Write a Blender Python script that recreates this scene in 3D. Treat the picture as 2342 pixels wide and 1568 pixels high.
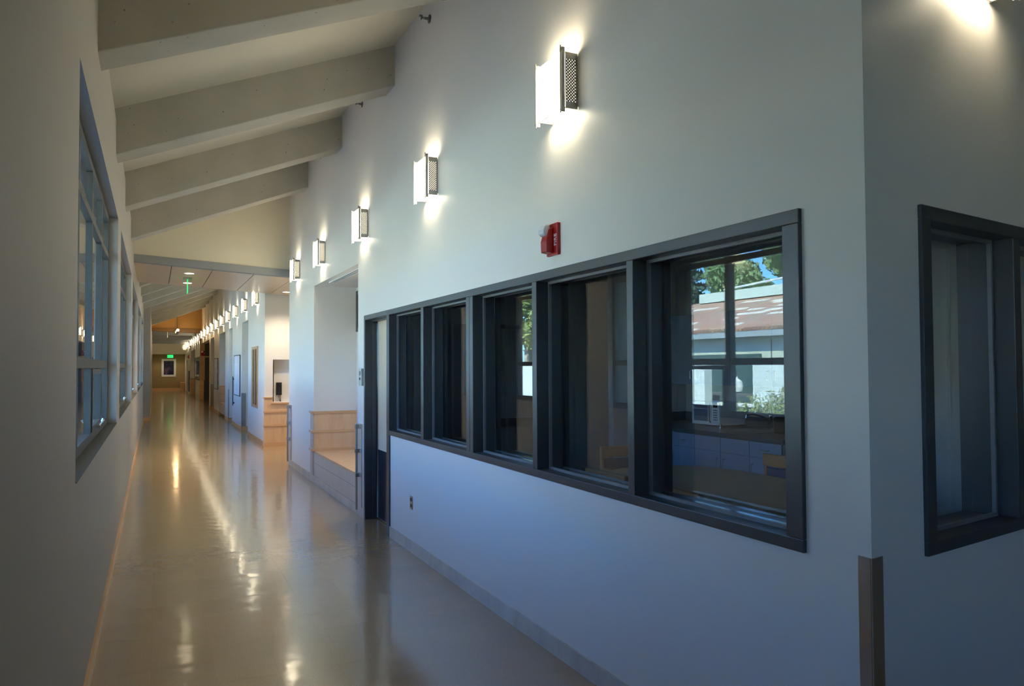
import bpy, bmesh, math, random
from mathutils import Vector, Matrix
random.seed(7)
S = bpy.context.scene
for o in list(bpy.data.objects): bpy.data.objects.remove(o)
COL = S.collection
R = math.radians

# ------------------------------------------------------------------ camera
YAW, PIT, ROL = 24.638, 1.692, -0.292
cam = bpy.data.cameras.new('camera'); cam.sensor_width = 36.0; cam.lens = 1786.0/2342*36.0
cam.clip_start = 0.02; cam.clip_end = 400
co = bpy.data.objects.new('camera', cam); COL.objects.link(co)
fw = Vector((math.sin(R(YAW))*math.cos(R(PIT)), math.cos(R(YAW))*math.cos(R(PIT)), math.sin(R(PIT))))
rt = Vector((math.cos(R(YAW)), -math.sin(R(YAW)), 0)); up = rt.cross(fw)
c_, s_ = math.cos(R(ROL)), math.sin(R(ROL))
rt2 = rt*c_ + up*s_; up2 = -rt*s_ + up*c_
m = Matrix((rt2, up2, -fw)).transposed().to_4x4(); m.translation = (0, 0, 1.6)
co.matrix_world = m
S.camera = co

# ------------------------------------------------------------------ world, sun, exposure
W = bpy.data.worlds.new('world'); S.world = W; W.use_nodes = True
nt = W.node_tree; nt.nodes.clear()
sky = nt.nodes.new('ShaderNodeTexSky'); sky.sky_type = 'NISHITA'; sky.sun_disc = False
sky.sun_elevation = R(46); sky.sun_rotation = R(75); sky.air_density = 1.0; sky.dust_density = 0.3; sky.ozone_density = 2.0
bg = nt.nodes.new('ShaderNodeBackground'); bg.inputs['Strength'].default_value = 1.2
ow = nt.nodes.new('ShaderNodeOutputWorld')
wb = nt.nodes.new('ShaderNodeMix'); wb.data_type = 'RGBA'; wb.blend_type = 'MULTIPLY'; wb.inputs[0].default_value = 1
wb.inputs[7].default_value = (.46, .82, 1.60, 1)      # camera balanced for the warm lamps
nt.links.new(sky.outputs[0], wb.inputs[6]); nt.links.new(wb.outputs[2], bg.inputs[0]); nt.links.new(bg.outputs[0], ow.inputs[0])
sl = bpy.data.lights.new('sun', 'SUN'); sl.energy = 28.0; sl.angle = R(0.55); sl.color = (1.0, 0.98, 0.93)
so = bpy.data.objects.new('sun', sl); COL.objects.link(so)
sd = Vector((0.62, -0.36, 0.70)).normalized()          # direction towards the sun
so.rotation_euler = sd.to_track_quat('Z', 'Y').to_euler(); so.location = (20, -10, 30)
S.view_settings.view_transform = 'Standard'; S.view_settings.look = 'None'
S.view_settings.exposure = 0.66; S.view_settings.gamma = 1.0; S.view_settings.use_curve_mapping = False
S.cycles.transparent_max_bounces = 16

SCONCE_LAMP = 32.0
SCONCE_OPAL = 18.0
WARM = (1.0, 0.86, 0.61)

# ------------------------------------------------------------------ materials
def mat(name, col=(.8,.8,.8), rough=.5, metal=0.0, spec=.5, emit=None, estr=0.0, coat=0.0, coatr=.05):
    m = bpy.data.materials.new(name); m.use_nodes = True
    b = m.node_tree.nodes['Principled BSDF']
    b.inputs['Base Color'].default_value = (*col, 1); b.inputs['Roughness'].default_value = rough
    b.inputs['Metallic'].default_value = metal; b.inputs['Specular IOR Level'].default_value = spec
    b.inputs['Coat Weight'].default_value = coat; b.inputs['Coat Roughness'].default_value = coatr
    if emit: b.inputs['Emission Color'].default_value = (*emit, 1); b.inputs['Emission Strength'].default_value = estr
    return m
def N(m, t, **k):
    n = m.node_tree.nodes.new(t)
    for a, v in k.items(): setattr(n, a, v)
    return n
def L(m, a, b): m.node_tree.links.new(a, b)
def B(m): return m.node_tree.nodes['Principled BSDF']
def objc(m, scale=(1,1,1), rot=(0,0,0), src='Object'):
    t = N(m, 'ShaderNodeTexCoord'); mp = N(m, 'ShaderNodeMapping')
    mp.inputs['Scale'].default_value = scale; mp.inputs['Rotation'].default_value = rot
    L(m, t.outputs[src], mp.inputs[0]); return mp.outputs[0]
def ramp(m, src, stops):
    r = N(m, 'ShaderNodeValToRGB'); e = r.color_ramp.elements
    while len(e) < len(stops): e.new(.5)
    for i, (p, c) in enumerate(stops): e[i].position = p; e[i].color = (*c, 1)
    L(m, src, r.inputs[0]); return r.outputs[0]
def bump(m, src, strength=.1, dist=.01):
    b = N(m, 'ShaderNodeBump'); b.inputs['Strength'].default_value = strength; b.inputs['Distance'].default_value = dist
    L(m, src, b.inputs['Height']); L(m, b.outputs[0], B(m).inputs['Normal'])
def noise(m, vec, scale, detail=3, rough=.5):
    n = N(m, 'ShaderNodeTexNoise'); n.inputs['Scale'].default_value = scale; n.inputs['Detail'].default_value = detail
    n.inputs['Roughness'].default_value = rough; L(m, vec, n.inputs['Vector']); return n.outputs[0]

def plaster(name, col, rough=.6):
    m = mat(name, col, rough, spec=.3); v = objc(m)
    c = ramp(m, noise(m, v, 1.3, 2), [(.3, tuple(x*.985 for x in col)), (.7, col)]); L(m, c, B(m).inputs['Base Color'])
    bump(m, noise(m, v, 220, 2), .05, .002); return m
M = {}
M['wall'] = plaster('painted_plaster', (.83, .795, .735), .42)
M['wall_l'] = plaster('plaster_vignette_darkened', (.44, .41, .355), .6)  # same wall paint, darkened to imitate lens vignetting
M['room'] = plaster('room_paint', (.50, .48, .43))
M['roof'] = plaster('soffit_paint', (.62, .58, .46))
M['gable'] = plaster('cream_paint', (.76, .70, .54))
M['ochre'] = plaster('ochre_paint', (.40, .23, .075))
M['olive'] = plaster('olive_paint', (.33, .235, .11))
def concrete():
    m = mat('painted_concrete', (.6, .57, .5), .75, spec=.25); v = objc(m)
    a = ramp(m, noise(m, v, 2.0, 4), [(.3, (.42, .40, .33)), (.7, (.50, .475, .40))])
    vo = N(m, 'ShaderNodeTexVoronoi'); vo.inputs['Scale'].default_value = 11; L(m, v, vo.inputs['Vector'])
    th = N(m, 'ShaderNodeMath', operation='MULTIPLY'); th.inputs[1].default_value = .165; L(m, noise(m, v, 3.1, 2), th.inputs[0])
    sb = N(m, 'ShaderNodeMath', operation='SUBTRACT'); sb.inputs[1].default_value = .024; L(m, th.outputs[0], sb.inputs[0])
    lt = N(m, 'ShaderNodeMath', operation='LESS_THAN'); L(m, vo.outputs['Distance'], lt.inputs[0]); L(m, sb.outputs[0], lt.inputs[1])
    mx = N(m, 'ShaderNodeMix', data_type='RGBA'); mx.inputs[7].default_value = (.24, .22, .18, 1)
    L(m, lt.outputs[0], mx.inputs[0]); L(m, a, mx.inputs[6]); L(m, mx.outputs[2], B(m).inputs['Base Color'])
    bump(m, noise(m, v, 25, 4), .12, .01); return m
M['beam'] = concrete()
def floor_mat():
    m = mat('waxed_vinyl_tile', (.5, .42, .3), .24, spec=.6, coat=.7, coatr=.10); v = objc(m)
    br = N(m, 'ShaderNodeTexBrick'); br.offset = 0; br.squash = 1
    br.inputs['Scale'].default_value = 1.0; br.inputs['Brick Width'].default_value = .305; br.inputs['Row Height'].default_value = .305
    br.inputs['Mortar Size'].default_value = .0008; br.inputs['Mortar Smooth'].default_value = .3
    br.inputs['Color1'].default_value = (.37, .268, .145, 1); br.inputs['Color2'].default_value = (.39, .285, .157, 1); br.inputs['Mortar'].default_value = (.31, .235, .13, 1)
    L(m, v, br.inputs['Vector'])
    sp = ramp(m, noise(m, v, 90, 3, .7), [(.35, (.90, .89, .87)), (.6, (1, 1, 1))])
    mx = N(m, 'ShaderNodeMix', data_type='RGBA', blend_type='MULTIPLY'); mx.inputs[0].default_value = 1
    L(m, br.outputs[0], mx.inputs[6]); L(m, sp, mx.inputs[7]); L(m, mx.outputs[2], B(m).inputs['Base Color'])
    w1 = noise(m, objc(m, (1, 1, 1)), 1.6, 1)
    v2 = objc(m, (3.4, 3.4, 1)); w2 = noise(m, v2, 1.5, 2)
    ad = N(m, 'ShaderNodeMath', operation='ADD'); L(m, w1, ad.inputs[0]); L(m, w2, ad.inputs[1])
    mo = N(m, 'ShaderNodeMath', operation='MULTIPLY_ADD'); mo.inputs[1].default_value = -.05; L(m, br.outputs['Fac'], mo.inputs[0]); L(m, ad.outputs[0], mo.inputs[2])
    b = N(m, 'ShaderNodeBump'); b.inputs['Strength'].default_value = .5; b.inputs['Distance'].default_value = .004
    L(m, mo.outputs[0], b.inputs['Height']); L(m, b.outputs[0], B(m).inputs['Coat Normal']); L(m, b.outputs[0], B(m).inputs['Normal'])
    return m
M['floor'] = floor_mat()
def wood(name, c1, c2, rough=.35, rot=(0,0,0), sc=(1,1,1), coat=.2):
    m = mat(name, c1, rough, coat=coat); v = objc(m, sc, rot)
    n = noise(m, v, 3.0, 4, .6); c = ramp(m, n, [(.3, c1), (.55, tuple((a+b)/2 for a, b in zip(c1, c2))), (.72, c2)])
    L(m, c, B(m).inputs['Base Color']); return m
M['maple'] = wood('maple_veneer', (.80, .52, .29), (.68, .41, .21), sc=(3, 3, .5))
M['maple_h'] = wood('maple_edging', (.74, .44, .22), (.62, .35, .16), sc=(1, 1, 6))
M['maple_pale'] = wood('pale_maple', (.66, .56, .47), (.58, .48, .40), sc=(4, 4, .6))
M['base_pale'] = wood('marbled_base', (.66, .58, .50), (.50, .42, .36), sc=(5, 2, 1.2), rough=.3)
M['maple_ceiling'] = wood('maple_ceiling_panel', (.80, .60, .40), (.73, .53, .34), sc=(1, 4, 1))
M['table'] = wood('table_maple', (.55, .40, .24), (.45, .32, .18), sc=(1, 3, 1))
M['frame'] = mat('grey_painted_steel', (.05, .053, .058), .36, spec=.6)
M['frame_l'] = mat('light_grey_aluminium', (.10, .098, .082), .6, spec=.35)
M['strip'] = mat('grey_painted_beam', (.30, .31, .31), .5)
M['steel'] = mat('brushed_stainless', (.48, .47, .46), .32, metal=1.0)
M['nickel'] = mat('satin_nickel', (.46, .44, .40), .38, metal=.85)
M['chrome'] = mat('chrome', (.85, .86, .88), .08, metal=1.0)
M['black'] = mat('black_plastic', (.012, .012, .013), .3)
M['dark'] = mat('dark_navy_paint', (.025, .035, .06), .3)
M['white'] = mat('white_enamel', (.82, .82, .80), .3)
M['red'] = mat('red_plastic', (.42, .012, .014), .35)
M['white_text'] = mat('white_lettering', (.85, .85, .85), .5)
M['clear'] = mat('clear_lens', (.75, .76, .78), .12, spec=.8)
M['counter'] = mat('dark_laminate', (.075, .08, .075), .3)
M['cab'] = wood('blue_grey_laminate', (.26, .32, .40), (.24, .30, .38), rough=.45, coat=0)
M['doorleaf'] = mat('beige_door_laminate', (.78, .62, .44), .4)
M['kick'] = mat('dark_kick_plate', (.05, .05, .07), .3, metal=.6)
M['paper'] = mat('paper', (.85, .85, .86), .7)
M['carpet'] = mat('grey_carpet', (.10, .10, .10), .9)
M['dust'] = mat('grey_metal_track', (.12, .12, .12), .4)
def emis(name, col, s):
    m = bpy.data.materials.new(name); m.use_nodes = True; t = m.node_tree; t.nodes.clear()
    e = t.nodes.new('ShaderNodeEmission'); e.inputs[0].default_value = (*col, 1); e.inputs[1].default_value = s
    o = t.nodes.new('ShaderNodeOutputMaterial'); t.links.new(e.outputs[0], o.inputs[0]); return m
M['opal'] = emis('lit_opal_diffuser', WARM, SCONCE_OPAL)
M['glow_sheet'] = emis('added_glow_liner', WARM, 3.2)  # glow of the sheet added inside the sconce sides
M['lamp'] = emis('lit_lamp_tube', WARM, SCONCE_LAMP)
M['down'] = emis('lit_downlight', (1, .80, .55), 14)
M['spot'] = emis('lit_spot_lamp', (1, .72, .40), 14)
M['exit'] = emis('lit_exit_green', (.03, .85, .18), 1.1)
def glass(name, tint=(1,1,1), f0=.045):
    m = bpy.data.materials.new(name); m.use_nodes = True; t = m.node_tree; t.nodes.clear()
    tr = t.nodes.new('ShaderNodeBsdfTransparent'); tr.inputs[0].default_value = (*tint, 1)
    gl = t.nodes.new('ShaderNodeBsdfGlossy'); gl.inputs['Roughness'].default_value = 0.0; gl.inputs[0].default_value = (1, 1, 1, 1)
    g = t.nodes.new('ShaderNodeNewGeometry'); d = t.nodes.new('ShaderNodeVectorMath'); d.operation = 'DOT_PRODUCT'
    t.links.new(g.outputs['Normal'], d.inputs[0]); t.links.new(g.outputs['Incoming'], d.inputs[1])
    def mt(op, a, b=None):
        n = t.nodes.new('ShaderNodeMath'); n.operation = op
        for i, x in enumerate((a, b)):
            if x is None: continue
            if isinstance(x, (int, float)): n.inputs[i].default_value = x
            else: t.links.new(x, n.inputs[i])
        return n.outputs[0]
    c = mt('ABSOLUTE', d.outputs['Value']); k = mt('POWER', mt('SUBTRACT', 1.0, c), 5.0)
    f = mt('ADD', mt('MULTIPLY', k, 1-f0), f0)
    mx = t.nodes.new('ShaderNodeMixShader'); t.links.new(f, mx.inputs[0]); t.links.new(tr.outputs[0], mx.inputs[1]); t.links.new(gl.outputs[0], mx.inputs[2])
    o = t.nodes.new('ShaderNodeOutputMaterial'); t.links.new(mx.outputs[0], o.inputs[0]); return m
M['glass'] = glass('clear_glass', f0=.065)
M['glass_l'] = glass('green_edge_glass', (.885, .94, .905), .07)
def perforated():
    m = mat('perforated_metal', (.30, .285, .26), .38, metal=.85); t = m.node_tree
    tc = N(m, 'ShaderNodeTexCoord'); sp = N(m, 'ShaderNodeSeparateXYZ'); L(m, tc.outputs['Object'], sp.inputs[0])
    P = .0085
    def mt(op, a, b=None):
        n = N(m, 'ShaderNodeMath', operation=op)
        for i, x in enumerate((a, b)):
            if x is None: continue
            if isinstance(x, (int, float)): n.inputs[i].default_value = x
            else: L(m, x, n.inputs[i])
        return n.outputs[0]
    x = mt('DIVIDE', sp.outputs['X'], P); z = mt('DIVIDE', sp.outputs['Z'], P)
    u = mt('ADD', x, z); v = mt('SUBTRACT', x, z)
    def cell(q): return mt('SUBTRACT', mt('FRACT', mt('MULTIPLY', q, .5)), .5)
    a, b = cell(u), cell(v)
    r2 = mt('ADD', mt('MULTIPLY', a, a), mt('MULTIPLY', b, b)); hole = mt('LESS_THAN', r2, .055)
    tr = N(m, 'ShaderNodeBsdfTransparent'); mx = N(m, 'ShaderNodeMixShader')
    L(m, hole, mx.inputs[0]); L(m, B(m).outputs[0], mx.inputs[1]); L(m, tr.outputs[0], mx.inputs[2])
    L(m, mx.outputs[0], t.nodes['Material Output'].inputs[0]); return m
M['perf'] = perforated()

# ------------------------------------------------------------------ mesh helpers
class MB:
    def __init__(s): s.v = []; s.f = []
    def poly(s, pts, faces):
        n = len(s.v); s.v += [tuple(p) for p in pts]; s.f += [tuple(n+i for i in f) for f in faces]; return s
    def box(s, x0, x1, y0, y1, z0, z1):
        x0, x1 = min(x0, x1), max(x0, x1); y0, y1 = min(y0, y1), max(y0, y1); z0, z1 = min(z0, z1), max(z0, z1)
        return s.poly([(x0,y0,z0),(x1,y0,z0),(x1,y1,z0),(x0,y1,z0),(x0,y0,z1),(x1,y0,z1),(x1,y1,z1),(x0,y1,z1)],
                      [(0,3,2,1),(4,5,6,7),(0,1,5,4),(1,2,6,5),(2,3,7,6),(3,0,4,7)])
    def obox(s, o, d, s0, s1, n0, n1, z0, z1):
        """box in a wall frame: o=(x,y) origin, d=(dx,dy) unit along, n = left-hand normal"""
        dx, dy = d; nx, ny = -dy, dx
        q = [(s0,n0),(s1,n0),(s1,n1),(s0,n1)]
        p = [(o[0]+a*dx+b*nx, o[1]+a*dy+b*ny) for a, b in q]
        return s.poly([(x, y, z0) for x, y in p]+[(x, y, z1) for x, y in p], [(0,3,2,1),(4,5,6,7),(0,1,5,4),(1,2,6,5),(2,3,7,6),(3,0,4,7)])
    def prism(s, pts, axis, a, b):
        """extrude 2-D outline pts along axis ('x','y','z') from a to b"""
        def P(u, w, t): return {'x': (t, u, w), 'y': (u, t, w), 'z': (u, w, t)}[axis]
        n = len(pts)
        return s.poly([P(u, w, a) for u, w in pts]+[P(u, w, b) for u, w in pts],
                      [tuple(range(n))[::-1], tuple(range(n, 2*n))]+[(i, (i+1) % n, n+(i+1) % n, n+i) for i in range(n)])
    def cyl(s, p0, p1, r0, r1=None, n=16):
        r1 = r0 if r1 is None else r1
        p0, p1 = Vector(p0), Vector(p1); ax = (p1-p0).normalized()
        u = ax.orthogonal().normalized(); w = ax.cross(u)
        k = [(math.cos(2*math.pi*i/n), math.sin(2*math.pi*i/n)) for i in range(n)]
        return s.poly([p0+u*c*r0+w*q*r0 for c, q in k]+[p1+u*c*r1+w*q*r1 for c, q in k],
                      [tuple(range(n))[::-1], tuple(range(n, 2*n))]+[(i, (i+1) % n, n+(i+1) % n, n+i) for i in range(n)])
    def tube(s, pts, r, n=8):
        pts = [Vector(p) for p in pts]; rings = []; u = None
        for i, p in enumerate(pts):
            t = (pts[min(i+1, len(pts)-1)]-pts[max(i-1, 0)]).normalized()
            u = (t.orthogonal() if u is None else (u-t*u.dot(t))).normalized(); w = t.cross(u)
            rr = r[i] if isinstance(r, (list, tuple)) else r
            rings.append([p+u*math.cos(2*math.pi*k/n)*rr+w*math.sin(2*math.pi*k/n)*rr for k in range(n)])
        V = [q for g in rings for q in g]; F = [tuple(range(n))[::-1], tuple(range(len(V)-n, len(V)))]
        for i in range(len(rings)-1):
            for k in range(n): F.append((i*n+k, i*n+(k+1) % n, (i+1)*n+(k+1) % n, (i+1)*n+k))
        return s.poly(V, F)
    def lathe(s, c, prof, n=20):
        V = []; F = []
        for r, z in prof:
            for k in range(n): V.append((c[0]+r*math.cos(2*math.pi*k/n), c[1]+r*math.sin(2*math.pi*k/n), c[2]+z))
        for i in range(len(prof)-1):
            for k in range(n): F.append((i*n+k, i*n+(k+1) % n, (i+1)*n+(k+1) % n, (i+1)*n+k))
        F += [tuple(range(n))[::-1], tuple(range(len(V)-n, len(V)))]
        return s.poly(V, F)
    def build(s, name, material, parent=None, bevel=0, smooth=False, loc=None):
        me = bpy.data.meshes.new(name); me.from_pydata(s.v, [], s.f)
        bm = bmesh.new(); bm.from_mesh(me); bmesh.ops.recalc_face_normals(bm, faces=bm.faces); bm.to_mesh(me); bm.free()
        me.materials.append(material)
        if smooth:
            for p in me.polygons: p.use_smooth = True
            me.set_sharp_from_angle(angle=R(40))
        o = bpy.data.objects.new(name, me); COL.objects.link(o)
        if parent: o.parent = parent
        if loc: o.location = loc
        if bevel:
            b = o.modifiers.new('bevel', 'BEVEL'); b.width = bevel; b.segments = 2; b.limit_method = 'ANGLE'; b.harden_normals = False
        return o
def tag(o, label=None, cat=None, group=None, kind=None):
    if label: o['label'] = label
    if cat: o['category'] = cat
    if group: o['group'] = group
    if kind: o['kind'] = kind
    return o
def thing(name, label, cat, loc=(0,0,0), rz=0, group=None):
    o = bpy.data.objects.new(name, None); o.empty_display_size = .1; COL.objects.link(o); o.location = loc; o.rotation_euler = (0, 0, rz)
    return tag(o, label, cat, group)
def struct(name, mb, material, parent=None, **k):
    o = mb.build(name, material, parent, **k)
    if parent is None: o['kind'] = 'structure'
    return o
def sroot(name, loc=(0,0,0)):
    o = bpy.data.objects.new(name, None); o.empty_display_size = .1; COL.objects.link(o); o.location = loc; o['kind'] = 'structure'; return o
def copy_tree(o, parent=None):
    c = o.copy(); COL.objects.link(c); c.parent = parent
    for ch in [x for x in bpy.data.objects if x.parent == o]: copy_tree(ch, c)
    return c
def text_mesh(body, size, material, name, parent, mtx, ext=.0008):
    cu = bpy.data.curves.new('t', 'FONT'); cu.body = body; cu.size = size; cu.extrude = ext; cu.align_x = 'CENTER'; cu.align_y = 'CENTER'
    to = bpy.data.objects.new('t', cu); me = bpy.data.meshes.new_from_object(to)
    bpy.data.objects.remove(to); bpy.data.curves.remove(cu)
    me.transform(mtx); me.materials.clear(); me.materials.append(material)
    o = bpy.data.objects.new(name, me); COL.objects.link(o); o.parent = parent; return o

# ------------------------------------------------------------------ key dimensions (metres)
XR, XL = 2.038, -.292
T = .20                              # right wall thickness
ZL, SL = 3.712, .389                 # roof soffit height at the window side and its slope
def zr(x): return ZL + SL*(x-XL)
BZ = .379                            # beam depth below the soffit
BAY0, BAYS = 7.054, 2.2625           # beam grid
YA = 13.30; YB = 16.45; YC = 33.8; YD = 39.3; YE = 40.9; YEND = 60.7
ZN = 2.735                           # head of recesses
XO = 8.0                             # far side of the building

# ------------------------------------------------------------------ floor, roof, ceilings
f = MB().box(XL-.02, XO, -5, YEND+.2, -.15, 0)
struct('floor', f, M['floor'])
# pitched roof soffit
OV = -2.05
rf = MB().prism([(OV, zr(OV)), (XO+.2, zr(XO+.2)), (XO+.2, zr(XO+.2)+.2), (OV, zr(OV)+.2)], 'y', -5.2, YD+.25)
struct('ceiling_pitched', rf, M['roof'])
struct('ceiling_flat', MB().box(XL-.3, XO+.2, YD+.25, YEND+.4, 3.62, 3.8), M['roof'])
# dropped maple ceiling over the cross hall (tilts slightly)
def zs(x): return 3.237-.06*(x-XL)
cr = sroot('ceiling_maple')
xs = [XL, .245, .85, 1.49, 2.13, 2.77, 3.41, 4.05]
for i in range(len(xs)-1):
    a, b = xs[i]+(.006 if i else 0), xs[i+1]-.006
    sk = .02
    MB().prism([(a, zs(a)), (b, zs(b)), (b, zs(b)+.02), (a, zs(a)+.02)], 'y', YA+.02, YB-.02).build('ceiling_panel', M['maple_ceiling'], cr)
MB().prism([(XL, zs(XL)+.035), (4.1, zs(4.1)+.035), (4.1, zs(4.1)+.1), (XL, zs(XL)+.1)], 'y', YA+.02, YB-.02).build('backing_board', M['dust'], cr)
# gable wall above the near edge of the dropped ceiling, and its grey edge beam
struct('wall_gable', MB().prism([(XL, zs(XL)+.115), (XR, zs(XR)+.115), (XR, zr(XR)), (XL, zr(XL))], 'y', YA, YA+.12), M['gable'])
struct('trim_1', MB().prism([(XL, zs(XL)-.004), (XR, zs(XR)-.004), (XR, zs(XR)+.115), (XL, zs(XL)+.115)], 'y', YA-.03, YA+.12), M['strip'])
struct('wall_gable_back', MB().prism([(XL, zs(XL)+.1), (XR, zs(XR)+.1), (XR, zr(XR)), (XL, zr(XL))], 'y', YB-.12, YB), M['gable'])
# ochre gable far down the hall
struct('wall_ochre', MB().prism([(XL, 3.42), (XR, 3.32), (XR, zr(XR)), (XL, zr(XL))], 'y', YD, YD+.12), M['ochre'])
struct('trim_2', MB().prism([(XL, 3.30), (XR, 3.20), (XR, 3.42), (XL, 3.44)], 'y', YD-.04, YD+.14), mat('brown_beam', (.20, .12, .05), .5))

# ------------------------------------------------------------------ beams
ords = ['first', 'second', 'third', 'fourth', 'fifth', 'sixth', 'seventh', 'eighth', 'ninth', 'tenth', 'eleventh', 'twelfth', 'thirteenth', 'fourteenth']
def beam(y, label, group):
    pr = [(XL-.1, zr(XL-.1)-BZ), (XR+.05, zr(XR+.05)-BZ), (XR+.05, zr(XR+.05)+.02), (XL-.1, zr(XL-.1)+.02)]
    o = MB().prism(pr, 'y', 0, .31).build('ceiling_beam', M['beam'], bevel=.008, loc=(0, y, 0))
    return tag(o, label, 'beam', group)
gA = 'sloping concrete beams over the near corridor'; gC = 'sloping concrete beams beyond the maple ceiling'
nl = {-1: 'sloping concrete beam nearest the camera, cut off by the top edge of the photo',
      0: 'sloping concrete beam that is the second from the camera, ending above the second sconce',
      1: 'sloping concrete beam that is the third from the camera, between two shorter-looking beams',
      2: 'sloping concrete beam nearest to the cream gable wall, fourth from the camera'}
for k in range(-5, 3):
    beam(BAY0+BAYS*k, nl.get(k, 'sloping concrete beam over the corridor behind the camera'), gA)
k = 0
for j in range(5, 14):
    y = BAY0+BAYS*j
    if y > YD-.5: break
    beam(y, '%s sloping concrete beam beyond the dropped maple ceiling' % ords[k], gC); k += 1
for i, (y, z) in enumerate(((44.2, 3.12), (49.6, 3.06), (55.0, 3.0))):
    o = MB().box(XL-.02, XR+.02, y, y+.35, z+.16-.03*0, 3.64).build('cross_beam', M['strip'])
    tag(o, '%s flat grey cross beam beyond the ochre gable near the end of the hall' % ords[i], 'beam', 'flat cross beams near the end wall')

M['reveal_mask'] = mat('dark_reveal_mask', (.06, .07, .055), .7)  # for the lining added to darken the outer reveals
M['view_mask'] = mat('dark_view_mask', (.03, .036, .03), .8, spec=.2)  # for strips added to block the grazing view outside
# ------------------------------------------------------------------ left wall with window bays
BW = [(-3.9, -.3)] + [(3.705+4.53*i, 7.60+4.53*i) for i in range(5)]
ZWB, ZWT = 1.124, 2.905
XG = -.385                           # plane of the left glazing
wl = MB()
edges = [-5.0]
for a, b in BW: edges += [a, b]
YLS = BW[-1][1]
edges.append(26.2)
TL = .30
for i in range(0, len(edges), 2): wl.box(XL-TL, XL, edges[i], edges[i+1], 0, zr(XL-TL)+.02)
for a, b in BW:
    wl.box(XL-TL, XL, a, b, 0, ZWB); wl.box(XL-TL, XL, a, b, ZWT, zr(XL-TL)+.02)
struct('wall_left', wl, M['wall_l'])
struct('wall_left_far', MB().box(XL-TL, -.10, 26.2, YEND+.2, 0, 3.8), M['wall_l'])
bl = MB().box(XL, XL+.014, -5, 26.2, 0, .10)
struct('baseboard_left', bl, M['maple_h'])
struct('baseboard_left_far', MB().box(-.10, -.086, 26.19, YEND, 0, .1).box(XL, -.086, 26.186, 26.2, 0, .1), M['maple_h'])
for wi, (a, b) in enumerate(BW):
    w = sroot('window_%d' % (wi+1))
    nl_ = 4 if wi else 5
    fr = MB(); g0, g1 = XG-.023, XG+.022
    ys = [a+(b-a)*i/nl_ for i in range(nl_+1)]
    fr.box(g0, g1, a, b, ZWB, ZWB+.06); fr.box(g0, g1, a, b, ZWT-.05, ZWT); fr.box(g0, g1, a, b, 1.60, 1.66); fr.box(g0, g1, a, b, 2.535, 2.585)
    for i, y in enumerate(ys):
        h = .026; y0, y1 = y-h, y+h
        if i == 0: y0, y1 = y, y+.045
        if i == nl_: y0, y1 = y-.045, y
        for z0, z1 in ((ZWB+.06, 1.60), (1.66, 2.535), (2.585, ZWT-.05)): fr.box(g0, g1, y0, y1, z0, z1)
    fr.build('window_frame', M['frame_l'], w)
    cp = MB()
    for y in ys[1:-1]: cp.box(g0-.032, g0-.0005, y-.024, y+.024, ZWB+.021, ZWT-.021)
    cp.build('added_view_mask', M['view_mask'], w)  # added outside the mullions to cut the bright blue view through the glass
    MB().box(XG-.003, XG+.003, a+.02, b-.02, ZWB+.03, ZWT-.03).build('pane', M['glass_l'], w)
    MB().box(XG-.022, XG-.016, a+.02, b-.02, ZWB+.03, ZWT-.03).build('pane', M['glass_l'], w)
    e0 = XL-TL-.01
    MB().box(e0, g0-.001, a, a+.02, ZWB, ZWT).box(e0, g0-.001, b-.02, b, ZWB, ZWT).box(e0, g0-.001, a+.02, b-.02, ZWT-.02, ZWT).box(e0-.03, g0-.001, a+.02, b-.02, ZWB, ZWB+.02).build('added_reveal_mask', M['reveal_mask'], w)  # added dark lining hides the sky-lit reveals behind the glass
    # awning sash low down in the middle lite with its latch
    i = 2
    sa = MB(); y0, y1, z0, z1 = ys[i]+.03, ys[i+1]-.03, ZWB+.065, 1.595
    q = .035
    sa.box(g1-.02, g1+.006, y0, y1, z0, z0+q).box(g1-.02, g1+.006, y0, y1, z1-q, z1).box(g1-.02, g1+.006, y0, y0+q, z0+q, z1-q).box(g1-.02, g1+.006, y1-q, y1, z0+q, z1-q)
    so_ = sa.build('awning_sash', M['frame_l'], w)
    ym = (y0+y1)/2
    if wi:
        MB().box(g1+.006, g1+.03, ym-.05, ym+.05, z0+.002, z0+.018).cyl((g1+.02, ym, z0+.01), (g1+.05, ym+.03, z0+.05), .006, n=8).cyl((g1+.02, ym+.2, z0+.012), (g1+.035, ym+.2, z0+.05), .008, n=8).build('latch', M['chrome'], so_)
    MB().box(XL-.09+.012, XL+.006, a+.001, b-.001, ZWB, ZWB+.004).build('window_sill', M['frame_l'], w)

# exterior fins outside the piers
for i, y in enumerate([3.05] + [8.0+4.53*i for i in range(4)]):
    o = MB().box(-.92, XL-TL-.002, y, y+.22, -.3, 3.42).build('concrete_fin', mat('fin_concrete_%d' % i, (.42, .42, .29), .8) if i == 0 else bpy.data.materials['fin_concrete_0'])
    tag(o, ['pale concrete fin outside the near end of the first window', 'pale concrete fin outside between the first and second windows', 'pale concrete fin outside between the second and third windows', 'pale concrete fin outside between the third and fourth windows', 'pale concrete fin outside between the fourth and fifth windows'][i], 'fin', 'concrete fins outside the left windows')

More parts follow.
